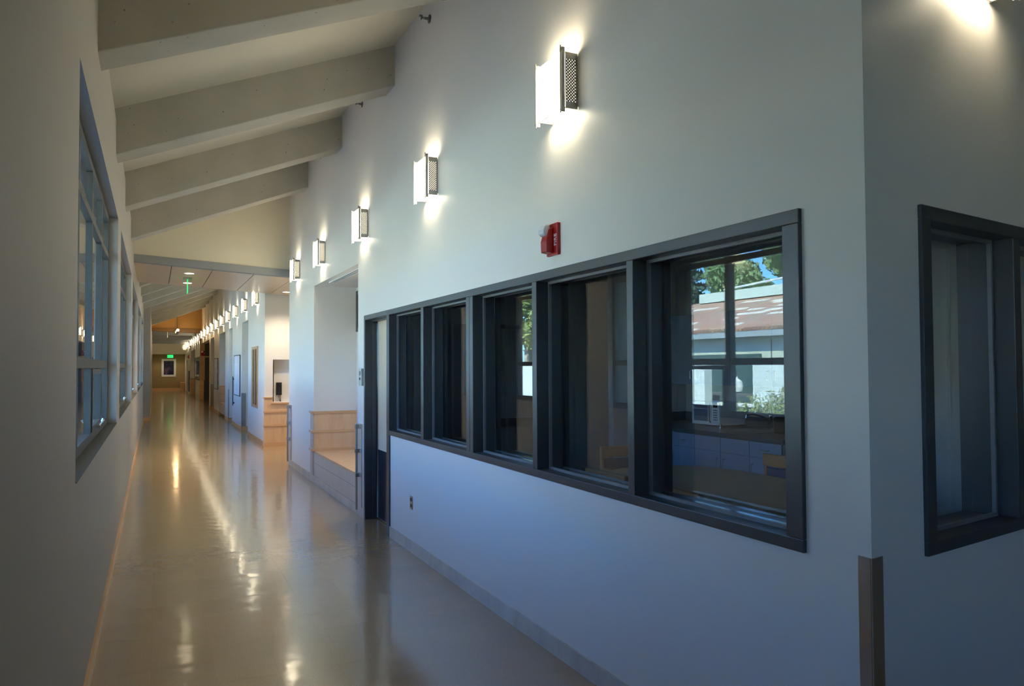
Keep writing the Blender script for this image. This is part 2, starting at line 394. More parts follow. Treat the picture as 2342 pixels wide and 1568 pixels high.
# ------------------------------------------------------------------ right wall of the near corridor
ZT = zr(XR)+.1
WY0, WY1, WZ0, WZ1 = 2.03, 7.30, .955, 2.142       # outer edge of the framed window band
DY0, DY1, DZ = 7.21, 8.185, 2.142
NY0, NY1 = 8.50, 11.10
wr = MB(); X1 = XR+T
iy0, iz0, iz1 = WY0+.02, WZ0+.02, WZ1-.02
wr.prism([(XR, 1.763), (X1, 1.763+T*math.cos(R(54.283+24.638))/math.sin(R(54.283+24.638))), (X1, iy0), (XR, iy0)], 'z', 0, ZT)
wr.box(XR, X1, iy0, DY0+.02, 0, iz0)
wr.box(XR, X1, iy0, DY1-.015, iz1, ZT)
wr.box(XR, X1, DY1-.015, NY0, 0, ZT)
wr.box(XR, X1, NY0, NY1, ZN, ZT)
wr.box(XR, X1, NY1, YA, 0, ZT)
struct('wall_right', wr, M['wall'])
# recess pocket behind the wall
def pocket(name, y0, y1, depth, zt, m, near=True):
    p = MB(); xb = XR+depth
    p.box(xb, xb+.1, y0-.1, y1+.1, 0, zt+.1)
    p.box(X1, xb, y1, y1+.1, 0, zt+.1)
    p.box(X1, xb, y0-.1, y0, 0, zt+.1)
    p.box(X1, xb, y0, y1, zt, zt+.1)
    return struct(name, p, m)
pocket('wall_recess', NY0, NY1, .60, ZN, M['wall'])
# end of the near wall block towards the cross hall
struct('wall_cross_hall', MB().box(X1, XO, YA-.2, YA, 0, 5.5), M['wall'])
struct('baseboard_right', MB().box(XR-.012, XR, 1.763, DY0, 0, .10).box(XR-.012, XR, DY1+.002, NY0-.002, 0, .1).box(XR-.012, XR, NY0, NY1, 0, .095).box(XR-.012, XR, NY1, YA, 0, .1), M['base_pale'])

# wall 2, turning away to the right
TH = R(54.283+24.638); D2 = (math.sin(TH), math.cos(TH)); O2 = (XR, 1.763)
# obox normal (left-hand) points to the room side (+y)
w2 = MB(); s0, s1, s2 = .325, 1.06, 1.80
w2.obox(O2, D2, T/math.sin(TH), s0+.02, 0, .2, 0, 5.6); w2.obox(O2, D2, s2-.02, 6.2, 0, .2, 0, 7.2)
w2.obox(O2, D2, s0+.02, s2-.02, 0, .2, 0, WZ0+.02); w2.obox(O2, D2, s0+.02, s2-.02, 0, .2, WZ1-.02, 5.8)
struct('wall_near_right', w2, M['wall'])
struct('baseboard_near_right', MB().obox(O2, D2, 0, 6.0, -.012, 0, 0, .1), M['base_pale'])
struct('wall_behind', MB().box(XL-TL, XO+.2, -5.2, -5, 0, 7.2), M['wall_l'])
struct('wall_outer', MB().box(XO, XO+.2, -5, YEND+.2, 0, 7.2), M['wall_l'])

# ------------------------------------------------------------------ framed window band (right wall)
def lite_frame(fr, y0, y1, z0, z1, left, right):
    """hollow metal jambs around one lite of the corridor-parallel band"""
M['sill'] = mat('sky_tinted_strip', (.22, .27, .32), .12, spec=.8, metal=.5)  # blue-grey base colour imitates sky reflected along the bottom frame
band = sroot('window_7')
FX0, FX1 = XR-.015, XR+.20
mull = [(2.03, 2.11), (3.06, 3.115), (4.07, 4.13), (5.07, 5.20), (6.17, 6.24), (7.21, 7.30)]
fr = MB()
fr.box(FX0, FX1, 2.03, 7.30, WZ1-.05, WZ1)
fr.box(FX0, FX1, 2.03, 7.21, WZ0, WZ0+.045)
for i, (a, b) in enumerate(mull):
    if i == 3:
        fr.box(FX0, FX1, a, a+.062, WZ0+.045, WZ1-.05); fr.box(FX0, FX1, a+.066, b, WZ0+.045, WZ1-.05)
    else:
        fr.box(FX0, FX1, a, b, (WZ0+.045 if i < 5 else 0), WZ1-.05)
fr.build('window_frame', M['frame'], band, bevel=.003)
for i in range(5):
    y0, y1 = mull[i][1], mull[i+1][0]; z0, z1 = WZ0+.045, WZ1-.05
    st = MB(); a, b = XR+.062, XR+.078; q = .014
    st.box(a, b, y0, y1, z0, z0+q).box(a, b, y0, y1, z1-q, z1).box(a, b, y0, y0+q, z0+q, z1-q).box(a, b, y1-q, y1, z0+q, z1-q)
    st.build('glazing_bead', mat('glazing_bead', (.20, .20, .21), .35) if i == 0 else bpy.data.materials['glazing_bead'], band)
    st = MB(); a, b = XR+.15, XR+.1515; q = .012
    st.box(a, b, y0, y1, z0, z0+q).box(a, b, y0, y1, z1-q, z1).box(a, b, y0, y0+q, z0+q, z1-q).box(a, b, y1-q, y1, z0+q, z1-q)
    st.build('inner_bead', M['frame'], band)
    MB().box(2.191, 2.197, y0, y1, z0, z1).build('pane', M['glass'], band)
    MB().box(XR+.079, 2.190, y0+.001, y1-.001, z0, z0+.006).build('sky_glint_strip', M['sill'], band)  # strip added to carry the blue sky reflection
# window in wall 2
wn = sroot('window_8'); fr = MB()
fr.obox(O2, D2, s0, s2, -.015, .2, WZ1-.05, WZ1).obox(O2, D2, s0, s2, -.015, .2, WZ0, WZ0+.045)
for a, b in ((s0, s0+.062), (s1-.03, s1+.03), (s2-.06, s2)): fr.obox(O2, D2, a, b, -.015, .2, WZ0+.045, WZ1-.05)
fr.build('window_frame', M['frame'], wn, bevel=.003)
st = MB()
for a, b in ((s0+.062, s1-.03), (s1+.03, s2-.06)):
    z0, z1 = WZ0+.045, WZ1-.05; q = .014
    st.obox(O2, D2, a, b, .062, .078, z0, z0+q).obox(O2, D2, a, b, .062, .078, z1-q, z1).obox(O2, D2, a, a+q, .062, .078, z0+q, z1-q).obox(O2, D2, b-q, b, .062, .078, z0+q, z1-q)
    MB().obox(O2, D2, a, b, .153, .159, z0, z1).build('pane', M['glass'], wn)
st.build('glazing_bead', bpy.data.materials['glazing_bead'], wn)

# door beside the band: frame, open leaf with kick plate and continuous hinge
dr = sroot('door_1'); fr = MB()
fr.box(FX0, FX1, 7.30, DY1, DZ-.05, DZ)
fr.box(FX0, FX1, DY1-.05, DY1, 0, DZ-.05)
fr.box(XR+.062, XR+.105, DY1-.066, DY1-.05, 0, DZ-.066).box(XR+.062, XR+.105, 7.30, DY1-.066, DZ-.066, DZ-.05)
fr.build('door_frame', M['frame'], dr, bevel=.003)
lf = MB().box(XR+.122, XR+.166, 7.305, DY1-.052, .012, 2.088).build('door_leaf', M['doorleaf'], dr)
MB().box(XR+.118, XR+.1215, 7.33, DY1-.11, .02, .73).build('kick_plate', M['kick'], lf)
MB().box(XR+.112, XR+.1215, DY1-.104, DY1-.088, .02, 2.06).box(XR+.108, XR+.1215, DY1-.078, DY1-.068, .02, 2.06).build('edge_strip', M['chrome'], lf)

# stainless corner guard on the wall corner
tag(MB().box(XR-.004, XR-.001, 1.766, 1.812, .10, .995).obox(O2, D2, -.004, .058, -.004, -.001, .10, .995).build('corner_guard', M['steel']),
    'stainless steel corner guard on the near corner between the two window walls', 'corner guard')

# outlet and keypad
t = thing('wall_outlet', 'small grey electrical outlet low on the wall beneath the dark framed windows', 'outlet', (XR, 6.545, .425))
MB().box(-.006, -.0005, -.036, .036, -.057, .057).build('cover_plate', M['steel'], t, bevel=.002)
MB().box(-.009, -.005, -.017, .017, .012, .04).build('socket', M['frame'], t)
MB().box(-.009, -.005, -.017, .017, -.04, -.012).build('socket', M['frame'], t)
t = thing('intercom', 'brushed metal intercom panel on the wall just left of the open dark doorway', 'intercom', (XR, 8.30, 1.49))
MB().box(-.028, 0, -.055, .055, -.092, .092).build('back_box', M['steel'], t, bevel=.003)
MB().box(-.030, -.027, -.03, .03, .02, .065).build('speaker_grille', M['dust'], t)
MB().box(-.031, -.027, -.02, .0, -.03, -.005).box(-.031, -.027, .008, .028, -.03, -.005).build('button', M['black'], t)

# ------------------------------------------------------------------ wainscots, benches, bars
def rail_bar(y, label, z0=.075, z1=.99, face=XR-.012):
    t = thing('bumper_bar', label, 'bumper bar', (face, y, 0), group='vertical metal bumper bars on wall ends')
    MB().cyl((-.045, 0, z0), (-.045, 0, z1), .013, n=14).build('bar', M['steel'], t, smooth=True)
    for z in (.445, .702, .962): MB().box(-.062, 0, -.022, .022, z-.022, z+.022).build('bracket', M['maple_pale'] if face > 3 else M['steel'], t, bevel=.003)
    return t
def bench(y0, y1, depth, label, detail=True):
    t = thing('alcove_bench', label, 'bench', (XR, y0, 0)); w = y1-y0
    MB().box(.0, depth-.001, .001, w-.001, .40, .43).build('seat', M['maple_h'] if not detail else M['maple'], t)
    MB().box(.0, .02, .001, w-.001, .275, .398).box(.0, .02, .001, w-.001, .096, .27).build('front_panel', M['maple_pale'], t)
    MB().box(.001, .02, .001, w-.001, .270, .275).build('panel_joint', M['dust'], t)
    p = MB().box(.0, depth-.001, w-.016, w-.001, .43, .97).build('end_panel', M['maple'], t)
    for z in (.445, .70, .965): MB().box(-.04, depth-.002, w-.03, w-.001, z-.016, z+.016).build('rail', M['maple_h'], p)
    return t
bench(NY0, NY1, .60, 'built-in maple bench in the wall alcove left of the dark doorway')
def cladding(y0, y1, label, z1=.97):
    t = thing('wall_cladding', label, 'wainscot', (XR, y0, 0))
    MB().box(-.012, -.0005, 0, y1-y0, .10, z1).build('panel', M['maple_pale'], t)
    for z in (.445, .70, z1): MB().box(-.032, -.0005, -.004, y1-y0+.004, z-.016, z+.016).build('rail', M['maple_pale'], t)
cladding(8.30, 8.495, 'pale wood cladding on the short wall stub beside the intercom')
cladding(11.105, 11.30, 'narrow pale wood cladding at the far edge of the bench alcove')
cladding(13.03, 13.29, 'narrow pale wood cladding at the end of the near sconce wall')
rail_bar(8.33, 'vertical metal bumper bar on the wall stub left of the dark doorway')
rail_bar(13.06, 'vertical metal bumper bar at the end of the near sconce wall, before the phone')

# recess window above the bench (on the back wall of the alcove)
w = sroot('window_9')
MB().box(XR+.585, XR+.599, 9.7, 11.08, 2.10, 2.16).box(XR+.585, XR+.599, 9.7, 11.08, 2.62, 2.68).box(XR+.585, XR+.599, 10.99, 11.08, 2.16, 2.62).box(XR+.585, XR+.599, 9.7, 9.76, 2.16, 2.62).build('window_frame', M['frame_l'], w)
MB().box(XR+.592, XR+.597, 9.76, 10.99, 2.16, 2.62).build('pane', mat('dark_pane', (.03, .025, .02), .1), w)
# slot diffuser and downlight in the alcove ceiling
t = thing('slot_diffuser', 'long white slot air diffuser in the alcove ceiling above the maple bench', 'air vent', (XR+.13, 9.6, ZN))
MB().box(-.045, -.030, -.9, .9, -.012, 0).box(-.005, .005, -.9, .9, -.012, 0).box(.03, .045, -.9, .9, -.012, 0).build('frame', M['white'], t)
MB().box(-.030, -.005, -.9, .9, -.004, 0).box(.005, .03, -.9, .9, -.004, 0).build('slot', M['black'], t)
def downlight(x, y, z, label, r=.075, watts=75):
    t = thing('downlight', label, 'ceiling light', (x, y, z), group='recessed downlights')
    MB().lathe((0, 0, 0), [(r+.015, 0), (r+.015, -.006), (r, -.008), (r, 0)], 24).build('trim_ring', M['white'], t)
    MB().cyl((0, 0, -.0055), (0, 0, -.0045), r-.004, n=24).build('lamp', M['down'], t)
    q = bpy.data.lights.new('downlight_lamp', 'SPOT'); q.energy = watts; q.color = (1, .84, .64); q.spot_size = R(130); q.spot_blend = .8; q.shadow_soft_size = .06
    o = bpy.data.objects.new('downlight_lamp', q); COL.objects.link(o); o.parent = t; o.location = (0, 0, -.03)
downlight(XR+.33, 8.95, ZN, 'round recessed downlight in the ceiling of the bench alcove', watts=45)
downlight(.53, 14.15, zs(.53), 'round recessed downlight in the maple ceiling, nearest to the grey edge beam')
downlight(.56, 15.75, zs(.56), 'round recessed downlight in the maple ceiling, just behind the hanging exit sign')
downlight(4.2, 14.9, 2.97, 'added unseen lamp brightening the cross hall, hidden by the near wall', watts=80)  # made-up lamp that brightens the maple ceiling and cross hall
downlight(.45, YEND-.8, 2.56, 'small recessed downlight left of the far exit sign, over the picture', watts=16)
downlight(1.62, YEND-.8, 2.56, 'small recessed downlight right of the far exit sign', watts=16)
downlight(2.36, 15.75, zs(2.36), 'round recessed downlight in the maple ceiling above the wall phone')

# ------------------------------------------------------------------ wall sconces
def make_sconce():
    """local frame: -x out of the wall, y along it, z up; origin at the centre of its back"""
    t = thing('wall_sconce', '', 'wall light')
    w, h, d = .146, .150, .100
    MB().box(-.006, -.001, -w, w, -h+.015, h-.015).build('back_plate', M['white'], t)
    MB().box(-d, -d+.005, -w+.004, w-.004, -h, h).build('diffuser', M['opal'], t)
    for sy in (-1, 1):
        y0, y1 = (w-.003, w) if sy > 0 else (-w, -w+.003)
        p = MB().box(-d+.022, -.002, y0, y1, -h, -.115).box(-d+.022, -.002, y0, y1, .115, h).box(-d+.022, -d+.030, y0, y1, -.115, .115).box(-.010, -.002, y0, y1, -.115, .115).build('side_panel', M['nickel'], t)
        MB().box(-d+.030, -.010, y0, y1, -.115, .115).build('perforated_grille', M['perf'], p)
        MB().box(-d+.026, -.008, y0-sy*.008, y1-sy*.008, -.118, .118).build('added_glow_sheet', M['glow_sheet'], p)  # added glowing sheet hides the lamps and sets the glow behind the holes
        MB().box(-d-.001, -d+.018, y0 if sy > 0 else y0-.004, y1+.004 if sy > 0 else y1, -h-.022, h+.022).cyl((-d-.006, sy*w, -h-.03), (-d-.006, sy*w, h+.03), .0035, n=10).build('side_bar', M['nickel'], t)
    MB().box(-d+.004, -.004, -w+.004, -w+.010, -h, -h+.006).box(-d+.004, -.004, w-.010, w-.004, -h, -h+.006).box(-d+.004, -d+.012, -w+.01, w-.01, -h, -h+.006).box(-.012, -.004, -w+.01, w-.01, -h, -h+.006).build('bottom_frame', M['nickel'], t)
    MB().cyl((-.048, -.05, -.115), (-.048, -.05, .115), .022, n=12).cyl((-.048, .05, -.115), (-.048, .05, .115), .022, n=12).build('lamp', M['lamp'], t)
    return t
sc0 = make_sconce(); used = False
def sconce(x, y, z, label, group, rz=0):
    global used
    o = copy_tree(sc0) if used else sc0; used = True
    o.location = (x, y, z); o.rotation_euler = (0, 0, rz); tag(o, label, 'wall light', group)
    return o
ZS = 3.108; gs = 'square wall sconces along the right wall'
nlab = ['largest square wall sconce, lit, with perforated metal side panels, above the red fire alarm',
        'second lit square sconce from the camera on the near sconce wall',
        'third lit square sconce from the camera, above the wall left of the doorway',
        'fourth lit square sconce from the camera, above the bench alcove',
        'fifth lit square sconce from the camera, at the end of the near sconce wall']
for i, y in enumerate((3.73, 5.985, 8.205, 10.46, 12.42)): sconce(XR, y, ZS, nlab[i], gs)
for i in range(10):
    sconce(XR, 17.62+2.275*i+.05, 3.11, '%s lit square sconce in the long row beyond the maple ceiling' % ords[i].capitalize().lower(), gs)
for i in range(5): sconce(XR, 41.5+2.05*i, 3.06, '%s small lit sconce in the cluster past the ochre gable' % ords[i], gs)
for i in range(4): sconce(XR, 52.9+2.1*i, 3.04, '%s tiny lit sconce in the last cluster before the olive end wall' % ords[i], gs)
# sconce on the near right wall
p = (O2[0]+D2[0]*.76+.0, O2[1]+D2[1]*.76)
sconce(p[0], p[1], ZS+.035, 'lit sconce at the top right corner of the photo, mostly cut off', gs, rz=math.pi-TH)

# ------------------------------------------------------------------ fire alarm
def fire_alarm(loc, label, s=1.0, rz=0):
    t = thing('fire_alarm', label, 'fire alarm', loc, rz); t.scale = (s, s, s)
    # plate on the wall, wedge horn body, strobe
    MB().box(-.018, 0, -.058, .058, -.080, .080).build('base_plate', M['red'], t, bevel=.004)
    MB().prism([(-.018, .062), (-.040, .050), (-.058, -.010), (-.056, -.064), (-.018, -.070)], 'y', -.018, .046).build('horn_body', M['red'], t, bevel=.004)
    MB().prism([(-.030, .076), (-.058, .070), (-.068, .050), (-.068, .030), (-.056, .018), (-.030, .016)], 'y', -.008, .052).build('strobe_lens', M['clear'], t, bevel=.006)
    mt = Matrix.Translation((-.0190, -.040, 0)) @ Matrix(((0, 0, -1, 0), (0, -1, 0, 0), (1, 0, 0, 0), (0, 0, 0, 1))).inverted_safe().to_4x4()
    # letters read vertically on the plate beside the horn
    rot = Matrix(((0, 0, -1), (0, 1, 0), (1, 0, 0))).to_4x4()      # text x -> +z (reads upward), y -> +y, normal -> -x
    text_mesh('FIRE', .034, M['white_text'], 'lettering', t, Matrix.Translation((-.0188, -.039, -.005)) @ rot)
    return t
fire_alarm((XR, 3.86, 2.305), 'red fire alarm with clear strobe and FIRE lettering below the largest sconce', 1.12)

# ------------------------------------------------------------------ sidewall sprinklers high on the right wall
def sprinkler(y, z, label):
    t = thing('sprinkler', label, 'sprinkler', (XR, y, z), group='sidewall sprinklers under the roof')
    MB().lathe((0, 0, 0), [(.010, 0), (.032, .002), (.036, .006), (.014, .010)], 18).build('escutcheon', M['dust'], t).rotation_euler = (0, -math.pi/2, 0)
    MB().cyl((0, 0, 0), (-.035, 0, 0), .011, n=10).cyl((-.035, 0, 0), (-.045, 0, 0), .007, n=10).tube([(-.03, -.014, 0), (-.048, -.016, 0), (-.066, 0, 0)], .003, 6).tube([(-.03, .014, 0), (-.048, .016, 0), (-.066, 0, 0)], .003, 6).build('head', M['dust'], t)
    MB().box(-.072, -.066, -.018, .018, -.012, .014).box(-.09, -.066, -.016, .016, .012, .015).build('deflector', M['dust'], t)
sprinkler(6.03, 4.45, 'small metal sidewall sprinkler high on the wall beside the nearest visible roof bay')
sprinkler(8.31, 4.45, 'small metal sidewall sprinkler just past the second beam')
sprinkler(10.6, 4.45, 'tiny metal sidewall sprinkler just past the third beam')

# ------------------------------------------------------------------ hanging exit sign and sprinkler at the maple ceiling
t = thing('exit_sign', 'green edge-lit exit sign hanging from the maple ceiling, seen edge-on', 'exit sign', (.53, 14.9, zs(.53)))
MB().box(-.07, .07, -.12, .12, -.035, 0).build('canopy', M['nickel'], t, bevel=.004)
MB().box(-.004, .004, -.13, .13, -.27, -.035).build('sign_panel', M['exit'], t)

# ------------------------------------------------------------------ phone wall (faces the camera) with niche
PX0, PX1, PZ0, PZ1 = 2.20, 2.62, .90, 1.756
ph = MB()
ph.box(XR, PX0, YB, YB+.16, 0, 3.3).box(PX1, XO, YB, YB+.16, 0, 3.3).box(PX0, PX1, YB, YB+.16, 0, PZ0).box(PX0, PX1, YB, YB+.16, PZ1, 3.3)
ph.box(PX0-.05, PX1+.05, YB+.16, YB+.2, PZ0-.05, PZ1+.05)
struct('wall_phone', ph, M['wall'])
t = thing('wainscot', 'maple wainscot with three horizontal rails below the phone niche', 'wainscot', (XR, YB, 0))
MB().box(-.012, .16, -.02, 0, 0, .985).box(.16, .58, -.02, 0, 0, .86).box(.58, 1.6, -.02, 0, 0, .985).build('panel', M['maple'], t)
for z in (.425, .70): MB().box(-.02, 1.6, -.034, 0, z-.018, z+.018).build('rail', M['maple_h'], t)
MB().box(-.03, .16, -.036, 0, .975, 1.0).box(.58, 1.6, -.036, 0, .975, 1.0).build('rail', M['maple_h'], t)
MB().box(-.012, 1.6, -.026, 0, 0, .09).build('base', M['maple_h'], t)
MB().box(.12, .62, -.05, .155, .86, .885).build('ledge', M['maple_h'], t)
t = thing('wall_phone', 'black wall telephone with a coiled cord in the phone niche', 'telephone', (2.335, YB+.13, 1.16))
MB().box(-.055, .055, -.045, .03, -.13, .13).build('body', M['black'], t, bevel=.01)
MB().box(-.03, .03, -.085, -.05, -.115, .115).box(-.033, .033, -.098, -.048, .07, .125).box(-.033, .033, -.098, -.048, -.125, -.07).build('handset', M['black'], t, bevel=.008)
pts = [(.0+.02*math.sin(k/40*math.pi)*1+.006*math.cos(k*1.7), -.07+.006*math.sin(k*1.7), -.12-.16*math.sin(k/40*math.pi)) for k in range(41)]
pts = [(p[0]+(.03*(k/40)-.01), p[1], p[2]) for k, p in enumerate(pts)]
MB().tube(pts, .006, 6).build('cord', M['black'], t, smooth=True)
tag(MB().box(2.29, 2.56, YB+.156, YB+.1595, 1.44, 1.56).build('notice', M['paper']), 'small white paper notice on the niche wall above the black phone', 'notice')

# ------------------------------------------------------------------ long right wall beyond the cross hall
OP = [(19.5, 20.95, .7), (23.6, 24.85, .7), (26.05, 28.45, .6), (31.0, 32.8, .7)]
wc = MB(); y = YB+.16
for a, b, d in OP:
    wc.box(XR, X1, y, a, 0, ZT); wc.box(XR, X1, a, b, ZN, ZT); y = b
wc.box(XR, X1, y, YC, 0, ZT); wc.box(XR, X1, YC, YD+.2, ZN, ZT)
struct('wall_right_middle', wc, M['wall'])
for i, (a, b, d) in enumerate(OP): pocket('wall_recess', a, b, d, ZN, M['wall'])
bb = MB(); y = YB+.16
for a, b, d in OP: bb.box(XR-.012, XR, y, a, 0, .1); bb.box(XR, XR+d, b-.012, b, 0, .1); y = b
bb.box(XR-.012, XR, y, YC, 0, .1)
struct('baseboard_right_middle', bb, M['maple_h'])
bench(26.05, 28.45, .6, 'far maple bench in an alcove beyond the maple ceiling', True)
for y_, l in ((20.95, 'steel corner guard at the alcove just past the narrow maple window'), (24.85, 'steel corner guard at the alcove past the first white notice board'), (28.47, 'steel corner guard beside the far maple bench alcove'), (32.8, 'dark steel corner guard at the last alcove before the ochre gable')):
    tag(MB().box(XR-.004, XR-.0005, y_, y_+.08, .10, .95).box(XR-.004, XR+.10, y_-.016, y_-.0125, .10, .95).build('corner_guard', M['steel']), l, 'corner guard')
# maple framed sidelight
w = sroot('window_10')
a, b, z0, z1 = 17.53, 18.62, .72, 2.06
MB().box(XR-.02, XR-.0005, a, b, z1-.06, z1).box(XR-.02, XR-.0005, a, b, z0, z0+.06).box(XR-.02, XR-.0005, a, a+.12, z0+.06, z1-.06).box(XR-.02, XR-.0005, b-.2, b, z0+.06, z1-.06).build('window_frame', M['maple_h'], w)
MB().box(XR-.006, XR-.001, a+.12, b-.2, z0+.06, z1-.06).build('pane', mat('dim_pane', (.16, .13, .09), .03, spec=.8), w)
MB().box(XR-.016, XR-.006, 18.05, 18.13, z0+.06, z1-.06).build('mullion', M['maple_h'], w)
# notice boards
def papers(): 
    m = mat('papers_and_window_glare', (.8, .82, .86), .5, spec=.3); v = objc(m, (1, 1, 1))
    br = N(m, 'ShaderNodeTexBrick'); br.inputs['Scale'].default_value = 1; br.inputs['Brick Width'].default_value = .32; br.inputs['Row Height'].default_value = .24
    br.inputs['Mortar Size'].default_value = .018; br.inputs['Color1'].default_value = (.88, .88, .90, 1); br.inputs['Color2'].default_value = (.74, .76, .84, 1); br.inputs['Mortar'].default_value = (.86, .87, .90, 1)  # sheets whitened and blued to stand for windows reflected in the board
    mp = objc(m, (1, 1, 1), (0, 0, 0)); sx = N(m, 'ShaderNodeSeparateXYZ'); L(m, mp, sx.inputs[0]); cb = N(m, 'ShaderNodeCombineXYZ')
    L(m, sx.outputs[1], cb.inputs[0]); L(m, sx.outputs[2], cb.inputs[1]); L(m, cb.outputs[0], br.inputs['Vector']); L(m, br.outputs[0], B(m).inputs['Base Color']); return m
pm = papers()
for a, b, z0, z1, l in ((21.3, 22.85, .87, 1.91, 'glossy white notice board with pinned sheets between two alcoves, nearer one'), (29.0, 30.7, .85, 1.91, 'glossy white notice board past the far bench, farther one')):
    t = thing('notice_board', l, 'notice board', (XR, a, 0), group='notice boards on the long wall')
    MB().box(-.02, -.0005, 0, b-a, z0, z1).build('board', pm, t)
    MB().box(-.026, -.0005, -.02, 0, z0-.02, z1+.02).box(-.026, -.0005, b-a, b-a+.02, z0-.02, z1+.02).box(-.026, -.0005, 0, b-a, z1, z1+.02).box(-.026, -.0005, 0, b-a, z0-.02, z0).build('frame', M['frame_l'], t)
t = sroot('door_2')
MB().box(XR+.02, XR+.62, 24.80, 24.846, .1, 2.1).build('door_leaf', M['white'], t)
MB().cyl((XR+.10, 24.80, 1.0), (XR+.10, 24.73, 1.0), .012, n=8).cyl((XR+.10, 24.73, 1.0), (XR+.24, 24.73, 1.0), .012, n=8).build('door_handle', M['chrome'], t)
tag(MB().box(XR-.05, XR-.03, 22.94, 22.97, .55, 1.35).box(XR-.035, XR-.0005, 22.94, 22.97, .6, .64).box(XR-.035, XR-.0005, 22.94, 22.97, 1.26, 1.3).build('pull_handle', M['black']), 'long dark vertical pull handle just past the nearer notice board', 'handle')

# wall facing the camera at the second crossing
wd = MB().box(XR, XO, YE, YE+.2, 0, 3.7)
struct('wall_second_crossing', wd, plaster('tan_paint', (.56, .40, .24)))
struct('wall_crossing_near', MB().box(X1, XO, YC-.2, YC, 0, 3.7), M['wall'])
struct('ceiling_crossing', MB().box(X1, XO, YC, YE, 3.0, 3.1), M['wall'])
t = sroot('door_3')
MB().box(2.26, 3.0, YE-.05, YE-.001, 0, 2.1).build('door_leaf', M['frame'], t)
MB().box(2.25, 3.1, YE-.05, YE-.001, 2.16, 2.85).build('transom', M['frame'], t)
t = thing('wainscot', 'dark orange maple wainscot on the wall past the second crossing', 'wainscot', (XR, YE, 0))
MB().box(-.02, .18, -.03, -.001, .08, .97).build('panel', M['maple'], t); MB().box(-.03, .18, -.045, -.001, .96, .99).box(-.03, .18, -.045, -.001, .69, .72).box(-.03, .18, -.045, -.001, .42, .45).build('rail', M['maple_h'], t)
MB().box(.18, .215, -.04, -.001, .0, .97).build('end_post', M['dust'], t)
fire_alarm((2.17, YE, 2.30), 'tiny dark red fire alarm on the tan wall past the second crossing', 1.5, rz=math.pi/2)
we = MB().box(XR, X1, YE+.2, 45.8, 0, 3.64).box(XR, X1, 45.8, 51.1, 2.6, 3.64).box(XR, X1, 51.1, YEND, 0, 3.64)
struct('wall_right_far', we, M['wall'])
pocket('wall_recess', 45.8, 51.1, 1.3, 2.6, M['wall'])
t = thing('wainscot', 'maple wainscot in the last recess before the olive end wall', 'wainscot', (XR, 51.1, 0))
MB().box(-.02, 1.2, -.03, -.001, 0, .95).build('panel', M['maple'], t); MB().box(-.03, 1.2, -.045, -.001, .93, .96).box(-.03, 1.2, -.045, -.001, .55, .58).build('rail', M['maple_h'], t)
w = sroot('window_11')
MB().box(XR-.02, XR-.0005, 41.3, 45.7, .97, 1.03).box(XR-.02, XR-.0005, 41.3, 45.7, 2.06, 2.14).box(XR-.02, XR-.0005, 41.3, 41.45, 1.03, 2.06).box(XR-.02, XR-.0005, 45.5, 45.75, 0, 2.1).box(XR-.02, XR-.0005, 42.7, 42.8, 1.03, 2.06).box(XR-.02, XR-.0005, 44.0, 44.1, 1.03, 2.06).build('window_frame', M['frame'], w)
MB().box(XR-.008, XR-.001, 41.45, 45.5, 1.03, 2.06).build('pane', mat('dark_pane_far', (.02, .025, .03), .04, spec=.8), w)
for y0, y1, z0, z1, l in ((53.0, 53.35, .1, 1.4, 'slim dark vertical door pull near the end of the hall'),):
    tag(MB().box(XR-.05, XR-.0005, y0, y1, z0, z1).build('door_pull', M['frame']), l, 'handle')
t = sroot('door_4'); MB().box(XR-.02, XR-.0005, 55.2, 57.2, 0, 2.1).build('door_leaf', mat('pale_blue_door', (.55, .60, .75), .2), t)
fire_alarm((XR, 53.6, 2.3), 'tiny red fire alarm among the farthest sconces', 1.6)

# end wall with picture and exit sign
struct('wall_end', MB().box(XL, XO, YEND, YEND+.2, 0, 2.56), M['olive'])
struct('wall_end_upper', MB().box(XL, XO, YEND-1.6, YEND+.2, 2.56, 3.64), M['gable'])
struct('baseboard_end', MB().box(-.1, XR, YEND-.02, YEND, 0, .17), M['maple_h'])
def art():
    m = mat('dark_abstract_print', (.02, .025, .06), .35); v = objc(m)
    n = noise(m, v, 2.2, 4); c = ramp(m, n, [(.42, (.008, .01, .03)), (.55, (.03, .03, .075)), (.68, (.20, .09, .10))]); L(m, c, B(m).inputs['Base Color']); return m
t = thing('framed_picture', 'dark picture in a wide white mat on the olive end wall', 'picture', (.97, YEND-.001, 1.63))
MB().box(-.47, .47, -.03, 0, -.66, .60).build('frame', M['white'], t)
MB().box(-.33, .33, -.034, -.03, -.52, .46).build('print', art(), t)
t = thing('exit_sign', 'small green lit exit sign above the picture on the end wall', 'exit sign', (1.04, YEND-1.0, 2.40))
MB().box(-.19, .19, -.012, .012, -.10, .10).build('sign_panel', M['exit'], t)
text_mesh('EXIT', .18, mat('exit_letters', (.02, .12, .04), .5), 'lettering', t, Matrix.Translation((0, -.014, 0)) @ Matrix.Rotation(math.pi/2, 4, 'X'))
MB().box(-.02, .02, -.02, .02, .10, .16).build('bracket', M['nickel'], t)
tag(MB().box(1.72, 2.03, YEND-1.0, YEND-.05, 0, .52).box(1.70, 2.03, YEND-1.02, YEND-.04, .52, .56).build('low_cabinet', M['maple'], bevel=.01), 'low maple box at the far right foot of the end wall', 'cabinet')

